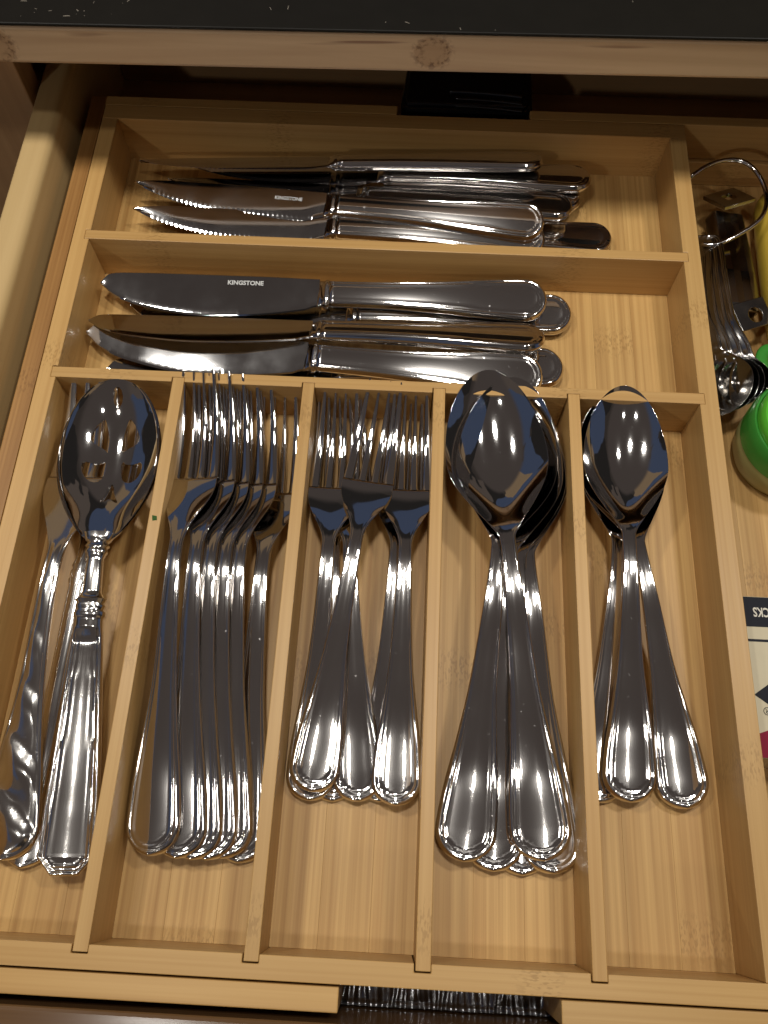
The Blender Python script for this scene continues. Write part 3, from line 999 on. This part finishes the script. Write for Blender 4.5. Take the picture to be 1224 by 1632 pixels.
def pierced_spoon():
    L, bl, bw = 235.0, 87.0, 25.0
    y0 = L - bl
    # handle: faceted panel, octagonal end, ringed collars
    wk = np.array([0, 1.0, 7.5, 9.0, 30, 70, 106, 110, 111, 113, 114, 116, 117, 119, 120, 122.5, 139, 141, 142, 144, 145, 147, 148, 153], float)
    ww = np.array([6.0, 6.6, 12.2, 12.3, 11.6, 9.0, 6.6, 6.4, 7.2, 7.2, 6.2, 7.0, 6.2, 7.2, 5.6, 4.2, 3.6, 4.4, 5.2, 4.4, 5.6, 4.6, 5.8, 8.0], float)
    wf = lambda y: np.interp(y, wk, ww)
    rows = np.unique(np.concatenate([wk, np.linspace(0, 10, 22), np.linspace(10, 152, 70)]))
    rows = rows[rows <= y0 + 4]
    zc = spline([0, 12, 40, 80, 118, 141, 149, 157], [1.6, 1.9, 3.4, 8.2, 12.8, 13.6, 12.6, 10.0])
    w = wf(rows)
    X = w[:, None] * USET[None]
    # straight sided outline: distance to sides and to the cut corners / end
    d = np.minimum(w[:, None] - np.abs(X), rows[:, None] + 0 * X)
    d = np.minimum(d, np.abs((X + 0) * 0 + (rows[:, None] * 1.0 + (12.2 - np.abs(X)) * 1.0 - 5.8) / 1.41) + 0)
    panel = np.clip((106 - rows) / 6, 0, 1)[:, None]
    a = np.abs(USET)[None]
    rel = (bump(d, 0.8, 0.8, 0.7) + bump(d, 2.5, 0.6, 0.45) + bump(d, 4.2, 0.6, 0.35) + 1.9 * (1 - a ** 2) * (w[:, None] / 12.0)) * panel
    rel = rel + (1 - panel) * np.sqrt(np.clip(1 - a ** 2, 0, 1)) * (w[:, None] * 0.55)
    ZT = zc(rows)[:, None] + rel
    ZB = zc(rows)[:, None] - 2.2 - (1 - panel) * np.sqrt(np.clip(1 - a ** 2, 0, 1)) * (w[:, None] * 0.3)
    V, F, _ = ring_mesh(X, ZT, ZB, rows)
    mh = mesh('handle', V, F)
    mh.polygons.foreach_set('use_smooth', [True] * len(mh.polygons))
    mh.set_sharp_from_angle(angle=math.radians(50))
    # bowl
    rows = np.concatenate([np.linspace(y0 - 2, L - 14, 60)[:-1], rows_cos(L - 14, L, 18, 'end')])
    s = np.clip((rows - y0) / bl, 0, 1)
    sm = 0.5
    tip = np.sqrt(np.clip(1 - (np.clip(s - sm, 0, 1) / (1 - sm)) ** 2.3, 0, 1))
    root = np.sin(np.clip(s / sm, 0, 1) * np.pi / 2) ** 0.7
    w = np.where(s >= sm, bw * tip, 4.5 + (bw - 4.5) * root)
    w = np.maximum(w, 0.05)
    zcb = spline([y0 - 2, y0 + 7, y0 + 22, y0 + 42, y0 + 62, y0 + 76, L], [12.4, 9.2, 3.6, 1.6, 3.2, 7.6, 14.0])
    zrb = spline([y0 - 2, y0 + 20, y0 + 42, y0 + 66, L], [12.8, 12.8, 11.8, 12.2, 14.0])
    u = np.linspace(-1, 1, 41)
    X = w[:, None] * u[None]
    ZT = zcb(rows)[:, None] + (zrb(rows) - zcb(rows))[:, None] * np.abs(u)[None] ** 2
    V, F, _ = ring_mesh(X, ZT, ZT - 1.3, rows)
    base = mesh('bowl', V, F)
    base.polygons.foreach_set('use_smooth', [True] * len(base.polygons))
    nv = np.array([v.vector[:] for v in base.vertex_normals])
    nc = np.array([v.co[:] for v in base.vertices])
    # pierced ornament
    def leafpts(cx, cy, rx, ry, ang, n=18, p=1.0):
        out = []
        for k in range(n):
            t = 2 * math.pi * k / n
            r = 1.0
            x, y = rx * math.cos(t) * (abs(math.sin(t)) ** p if p > 1 else 1) , ry * math.sin(t)
            out.append((cx + x * math.cos(ang) - y * math.sin(ang), cy + x * math.sin(ang) + y * math.cos(ang)))
        return out
    holes = [[(0, y0 + 64), (2.4, y0 + 69), (1.4, y0 + 74), (-1.4, y0 + 74), (-2.4, y0 + 69)]]
    for sx in (-1, 1):
        holes.append([(sx * x, y0 + y) for x, y in [(2.6, 43), (5.0, 45.5), (8.4, 47), (10.8, 49.5), (9.4, 54), (7.2, 58.5), (5.4, 60.5), (4.2, 57), (3.0, 51)]])
        holes.append([(sx * x, y0 + y) for x, y in [(3.2, 39.5), (6.0, 37.6), (9.2, 37.4), (12.4, 38.4), (12.8, 34), (11.0, 29.8), (8.0, 27.8), (4.9, 28.8), (3.3, 32.6)]])
    holes.append([(-1.0, y0 + 27.5), (1.0, y0 + 27.5), (1.8, y0 + 22), (4.2, y0 + 17.6), (2.2, y0 + 18.2), (0, y0 + 20.4), (-2.2, y0 + 18.2), (-4.2, y0 + 17.6), (-1.8, y0 + 22)])
    holes = [[(x * 1.18, y0 + 50 + (y + 7.0 - y0 - 50) * 1.08) for x, y in h] for h in holes]
    bm = bmesh.new()
    for h in holes:
        # smooth the outline once (Chaikin)
        for _ in range(1):
            q = []
            for i in range(len(h)):
                a_, b_ = h[i], h[(i + 1) % len(h)]
                q += [(a_[0] * .75 + b_[0] * .25, a_[1] * .75 + b_[1] * .25), (a_[0] * .25 + b_[0] * .75, a_[1] * .25 + b_[1] * .75)]
            h = q
        lo = [bm.verts.new((x * K, y * K, -20 * K)) for x, y in h]
        hi = [bm.verts.new((x * K, y * K, 40 * K)) for x, y in h]
        n = len(h)
        bm.faces.new(lo)
        bm.faces.new(hi)
        for i in range(n):
            bm.faces.new((lo[i], lo[(i + 1) % n], hi[(i + 1) % n], hi[i]))
    bmesh.ops.recalc_face_normals(bm, faces=bm.faces)
    cm = bpy.data.meshes.new('cut')
    bm.to_mesh(cm)
    bm.free()
    co = bpy.data.objects.new('cut', cm)
    bo = bpy.data.objects.new('b', base)
    COL.objects.link(co)
    COL.objects.link(bo)
    md = bo.modifiers.new('b', 'BOOLEAN')
    md.operation = 'DIFFERENCE'
    md.solver = 'EXACT'
    md.object = co
    dg = bpy.context.evaluated_depsgraph_get()
    out = bpy.data.meshes.new_from_object(bo.evaluated_get(dg))
    bpy.data.objects.remove(bo)
    bpy.data.objects.remove(co)
    out.name = 'bowl'
    # keep the bowl's own normals on its faces
    loops = []
    for p in out.polygons:
        fn = np.array(p.normal[:])
        for vi in p.vertices:
            c = np.array(out.vertices[vi].co[:])
            dd = ((nc - c) ** 2).sum(1)
            idx = np.argpartition(dd, 12)[:12]
            ok = [k for k in idx if nv[k] @ fn > 0.7]
            if ok:
                wt = 1 / (dd[ok] + 1e-9)
                nn = (nv[ok] * wt[:, None]).sum(0)
                nn /= np.linalg.norm(nn)
            else:
                nn = fn
            loops.append(tuple(nn))
    out.polygons.foreach_set('use_smooth', [True] * len(out.polygons))
    out.normals_split_custom_set(loops)
    return [mh, out]
ps = pierced_spoon()
place('pierced_serving_spoon', ps, ['handle', 'bowl'], [M['silver'], M['bowl']], (46.3, -209.2, -18.0), (35.2, 25.5, 6.0), 4, (1.6, 14.0), 235,
      'worn silver serving spoon with pierced bowl and panelled octagonal handle', 'serving spoon')

# ================================================================== THINGS AT THE RIGHT
def tube(name, pts, r, mat, parent=None, seg=10, sub=6):
    P = np.array(pts, float)
    t = np.arange(len(P))
    fx = [spline(t, P[:, i]) for i in range(3)]
    tt = np.linspace(0, len(P) - 1, (len(P) - 1) * sub + 1)
    C = np.stack([f(tt) for f in fx], 1)
    V, F = [], []
    up = np.array([0, 0, 1.0])
    for i in range(len(C)):
        d = C[min(i + 1, len(C) - 1)] - C[max(i - 1, 0)]
        d /= np.linalg.norm(d)
        a = np.cross(d, up)
        a /= np.linalg.norm(a)
        b = np.cross(a, d)
        for k in range(seg):
            an = 2 * math.pi * k / seg
            V.append(C[i] + r * (math.cos(an) * a + math.sin(an) * b))
    for i in range(len(C) - 1):
        for k in range(seg):
            F.append((i * seg + k, i * seg + (k + 1) % seg, (i + 1) * seg + (k + 1) % seg, (i + 1) * seg + k))
    F.append(tuple(range(seg - 1, -1, -1)))
    F.append(tuple((len(C) - 1) * seg + k for k in range(seg)))
    return link(name, mesh(name, V, F), mat, parent, smooth=True)
def lathe(name, prof, cx, cy, mat, parent=None, n=72, smooth=True):
    V, F = [], []
    for r, z in prof:
        for k in range(n):
            a = 2 * math.pi * k / n
            V.append((cx + r * math.cos(a), cy + r * math.sin(a), z))
    m_ = len(prof)
    for i in range(m_ - 1):
        for k in range(n):
            F.append((i * n + k, i * n + (k + 1) % n, (i + 1) * n + (k + 1) % n, (i + 1) * n + k))
    F.append(tuple(range(n - 1, -1, -1)))
    F.append(tuple((m_ - 1) * n + k for k in range(n)))
    me = mesh(name, V, F)
    o = link(name, me, mat, parent, smooth=smooth)
    me.set_sharp_from_angle(angle=math.radians(38))
    return o

# wire ring and measuring spoons
tag(tube('wire_ring', [(346.5, 187, -5), (358, 196, -4), (372, 200, -3), (384, 195, -4), (391.5, 180, -8), (388, 164, -11), (376, 154, -14), (363, 148, -17), (354.5, 149.5, -19)], 1.35, M['steel']),
    'open steel wire ring beside the right tray wall', 'ring')
spec = [(122, 40, 17.5, (352.0, 158, -24), (356.5, 40, -22)), (120, 34, 14.5, (354.2, 158, -22), (362.0, 41, -20)),
        (117, 29, 12.0, (356.4, 157, -20.5), (367.0, 42, -18)), (113, 24, 10.0, (358.6, 156, -19), (371.5, 45, -16))]
words = ['largest measuring spoon with a tarnished round bowl against the tray wall', 'second largest steel measuring spoon of the nested set',
         'third steel measuring spoon of the nested set', 'smallest measuring spoon, uppermost of the nested set']
for (L_, bl_, bw_, E_, T_), lab in zip(spec, words):
    ms, zl = spoon_meshes(L_, bl_, bw_, 6.4, 5.2, 11.5, 8.0)
    place('measuring_spoon', ms, NS, [M['tin'], M['tin']], E_, T_, 38, zl, L_, lab, 'measuring spoon', 'nested measuring spoons')

# metal clip tool: folded channel, square holed head, round holed tab
clip = tag(empty('folding_tool', (372, 150, -40)), 'dark steel folding tool with square holed head and round holed tab', 'kitchen tool')
def sheet(name, outer, hole, t, mat, parent, M4):
    n = len(outer)
    V = [(x, y, 0) for x, y in outer] + [(x, y, 0) for x, y in hole] + [(x, y, t) for x, y in outer] + [(x, y, t) for x, y in hole]
    F = []
    for i in range(n):
        j = (i + 1) % n
        F += [(i, n + i, n + j, j), (2 * n + i, 2 * n + j, 3 * n + j, 3 * n + i), (i, j, 2 * n + j, 2 * n + i), (n + j, n + i, 3 * n + i, 3 * n + j)]
    o = link(name, mesh(name, V, F), mat, None, bevel=0.3)
    o.matrix_basis = M4
    return child2(o, parent)
def child2(o, p):
    mw = o.matrix_basis.copy()
    o.parent = p
    o.matrix_parent_inverse = Matrix.Translation(p.location).inverted()
    o.matrix_basis = mw
    return o
def ngon_rect(hx, hy, n=24):
    out = []
    for k in range(n):
        a = 2 * math.pi * (k + .5) / n
        c, s_ = math.cos(a), math.sin(a)
        m_ = max(abs(c) / hx, abs(s_) / hy)
        out.append((c / m_, s_ / m_))
    return out
def circ(cx, cy, r, n=24):
    return [(cx + r * math.cos(2 * math.pi * (k + .5) / n), cy + r * math.sin(2 * math.pi * (k + .5) / n)) for k in range(n)]
TF = lambda loc, rx, ry, rz: Matrix.Translation([c * K for c in loc]) @ Euler((math.radians(rx), math.radians(ry), math.radians(rz))).to_matrix().to_4x4()
sheet('head', ngon_rect(12, 9.5), [(x, y + 0.5) for x, y in ngon_rect(3.6, 3.4)], 2.4, M['tin'], clip, TF((374.5, 184.5, -20), -22, 8, 28))
sheet('tab', ngon_rect(11, 8.5), circ(1.5, -1.0, 4.6), 1.6, M['tin'], clip, TF((380, 103.5, -24), 12, 6, 24))
prof = [(-10.5, -9), (-10.5, 0.5), (-9.5, 2), (-5, 2.4), (0, 1.9), (5, 2.4), (9.5, 2), (10.5, 0.5), (10.5, -9), (9.3, -9), (9.3, 0), (-9.3, 0), (-9.3, -9)]
pv, pf = [], []
for yy, sc, dz in ((-36, 0.92, -1.5), (-33, 1.0, 0), (-10, 1, 0.6), (14, 1, 0), (33, 0.95, 0), (36, .85, -2)):
    pv += [(x * sc, yy, z * sc + dz) for x, z in prof]
npf = len(prof)
for i in range(5):
    for k in range(npf):
        pf.append((i * npf + k, i * npf + (k + 1) % npf, (i + 1) * npf + (k + 1) % npf, (i + 1) * npf + k))
pf += [tuple(range(npf - 1, -1, -1)), tuple(5 * npf + k for k in range(npf))]
pb = link('body', mesh('body', pv, pf), M['tin'], None, bevel=0.5)
pb.matrix_basis = TF((376.5, 145, -26), 2, 12, 3)
child2(pb, clip)

# yellow handle
yv, yf = [], []
ns = 16
for yy, r in [(84, .4), (85, .72), (88, .93), (94, 1), (130, 1.0), (165, .95), (185, .86), (192, .7), (196, .45), (197, .1)]:
    for k in range(ns):
        a = 2 * math.pi * k / ns
        yv.append((401 + 0.02 * (yy - 90) + 10.5 * r * math.copysign(abs(math.cos(a)) ** .7, math.cos(a)), yy, -28 + 9.5 * r * math.copysign(abs(math.sin(a)) ** .7, math.sin(a))))
for i in range(9):
    for k in range(ns):
        yf.append((i * ns + k, i * ns + (k + 1) % ns, (i + 1) * ns + (k + 1) % ns, (i + 1) * ns + k))
yf += [tuple(range(ns - 1, -1, -1)), tuple(9 * ns + k for k in range(ns))]
tag(link('tool_handle', mesh('tool_handle', yv, yf), M['yellow'], None, smooth=True), 'yellow plastic tool handle at the right edge of the drawer', 'handle')

# green lidded jar
jar = tag(empty('jar', (393, 22, -44.8)), 'cream plastic jar with a bright green round lid', 'jar')
child(lathe('body', [(22, -44.7), (25, -43.5), (27.6, -38), (28.8, -30), (28.8, -25), (28.0, -20), (27, -18)], 393, 22, M['cream']), jar)
child(lathe('skirt', [(26.5, -24.5), (29.0, -23.5), (29.3, -14), (28.8, -8.5), (27.8, -6.6), (26.8, -6.6), (26.3, -7.5)], 393, 22, M['green_dark']), jar)
child(lathe('lid', [(26.3, -9), (26.6, -4), (26.2, -1.5), (25.0, 0.2), (23, 0.8), (21.5, 0.2), (20, -0.4), (8, -0.1), (1, 0)], 393, 22, M['green']), jar)
# green looped tab
def torus(name, cx, cy, z, R1, R2, r, mat, n=40, m_=14, sz=0.55):
    V, F = [], []
    for i in range(n):
        a = 2 * math.pi * i / n
        for k in range(m_):
            b = 2 * math.pi * k / m_
            V.append((cx + (R1 + r * math.cos(b)) * math.cos(a), cy + (R2 + r * math.cos(b)) * math.sin(a), z + sz * r * math.sin(b)))
    for i in range(n):
        for k in range(m_):
            F.append((i * m_ + k, ((i + 1) % n) * m_ + k, ((i + 1) % n) * m_ + (k + 1) % m_, i * m_ + (k + 1) % m_))
    return link(name, mesh(name, V, F), mat, None, smooth=True)
gt = tag(empty('looped_handle', (388, 72, -26)), 'dark green looped handle end above the green lidded jar', 'handle')
child(torus('loop', 388, 72, -26, 5.2, 9.5, 3.6, M['green_dark']), gt)
child(torus('eyelet', 388, 72, -26.4, 2.6, 6.6, 1.0, M['steel']), gt)

# toothpick carton
BT = -10.0
bx_ = tag(empty('carton', (395, -108, -44.8)), 'small cream carton of toothpicks with navy band and red panel', 'carton')
child(box('carton_body', 347.5, 442, -146, -71, -44.7, BT, M['card'], None, .6), bx_)
def flat(name, pts, mat, dz=0.12):
    return child(prism(name, pts, BT + dz - .1, BT + dz, mat, None, 0), bx_)
flat('navy_band', [(347.6, -86), (441.8, -86), (441.8, -71.4), (347.6, -71.4)], M['navy'])
flat('rule', [(347.6, -93.2), (441.8, -93.2), (441.8, -92.0), (347.6, -92.0)], M['navy'])
flat('diamond', [(348.6, -118), (366, -130.4), (383.4, -118), (366, -105.6)], M['navy'])
flat('red_panel', [(347.6, -145.8), (441.8, -145.8), (441.8, -120), (390, -120), (348.2, -135.5), (347.6, -135.5)], M['red'])
tp = put_text('TOOTHPICKS', 6.3, None, (366.0, -78.6, BT + .16), M['print'], (0, 0, math.pi), bold=.14)
tp.scale = (0.68, 1, 1)
child(tp, bx_)
child(put_text('\u00ae', 5.0, None, (353.6, -125.0, BT + .16), M['navy'], (0, 0, math.pi)), bx_)

# black case behind the tray
case = tag(empty('plastic_case', (212, 260, -46)), 'black ribbed plastic case standing behind the tray', 'plastic case')
cp = [(173, 234), (251, 234), (254, 240), (254, 286), (176, 286), (172, 240)]
child(prism('shell', cp, -46, -4, M['black'], None, 2.5), case)
for i, (xa, xb, yy, zz) in enumerate([(206, 247, 236.5, -4), (206, 247, 241, -2.6), (202, 247, 246, -1.6)]):
    pts = [(xa + (xb - xa) * t, yy - 3.0 * t * t * 1.0, zz + 0.8) for t in np.linspace(0, 1, 6)]
    child(tube('rib', pts, 1.4, M['black']), case)
child(prism('lid', [(176, 235.5), (249, 235.5), (251, 240), (251, 284), (178, 284), (175, 240)], -3.9, -1.2, M['black'], None, 1.2), case)

# crumpled black film in the front gap
nx, nyy = 220, 12
rng = np.random.RandomState(3)
ph = np.cumsum(rng.uniform(0.3, 0.9, nx))
fv, ff = [], []
for j in range(nyy):
    t = j / (nyy - 1)
    for i in range(nx):
        x = 166 + 92 * i / (nx - 1)
        a = math.sin(ph[i]) * 1.1 + 0.6 * math.sin(ph[i] * 0.37 + 4 * t) + rng.uniform(-.04, .04)
        fv.append((x + 0.8 * math.sin(3 * t + ph[i] * .2), -238 - 15.8 * t, -40 - 1.0 * t + a * 0.55 * (1 - 0.3 * t) + 0.5 * math.sin(5 * t + ph[i] * 0.11) + (1.4 if j == nyy - 1 else 0)))
for j in range(nyy - 1):
    for i in range(nx - 1):
        ff.append((j * nx + i, j * nx + nx + i, j * nx + nx + i + 1, j * nx + i + 1))
fo = tag(link('plastic_film', mesh('plastic_film', fv, ff), M['film'], None, smooth=True), 'crinkled shiny black plastic film in the gap at the drawer front', 'plastic film')
sd = fo.modifiers.new('thick', 'SOLIDIFY')
sd.thickness = 0.25 * K

# herb fleck on the divider
hb = [(63.2, -47.5, 0.05), (65.6, -47.9, 0.05), (66.0, -50.0, 0.05), (63.8, -50.4, 0.05), (64.4, -48.8, 1.0), (65.3, -49.4, 0.8)]
tag(link('herb_fleck', mesh('herb_fleck', hb, [(0, 1, 4), (1, 2, 5), (2, 3, 5), (3, 0, 4), (4, 5, 3), (4, 1, 5), (0, 3, 2, 1)]), M['herb']), 'tiny green herb fleck on the divider beside the pierced spoon', 'herb')
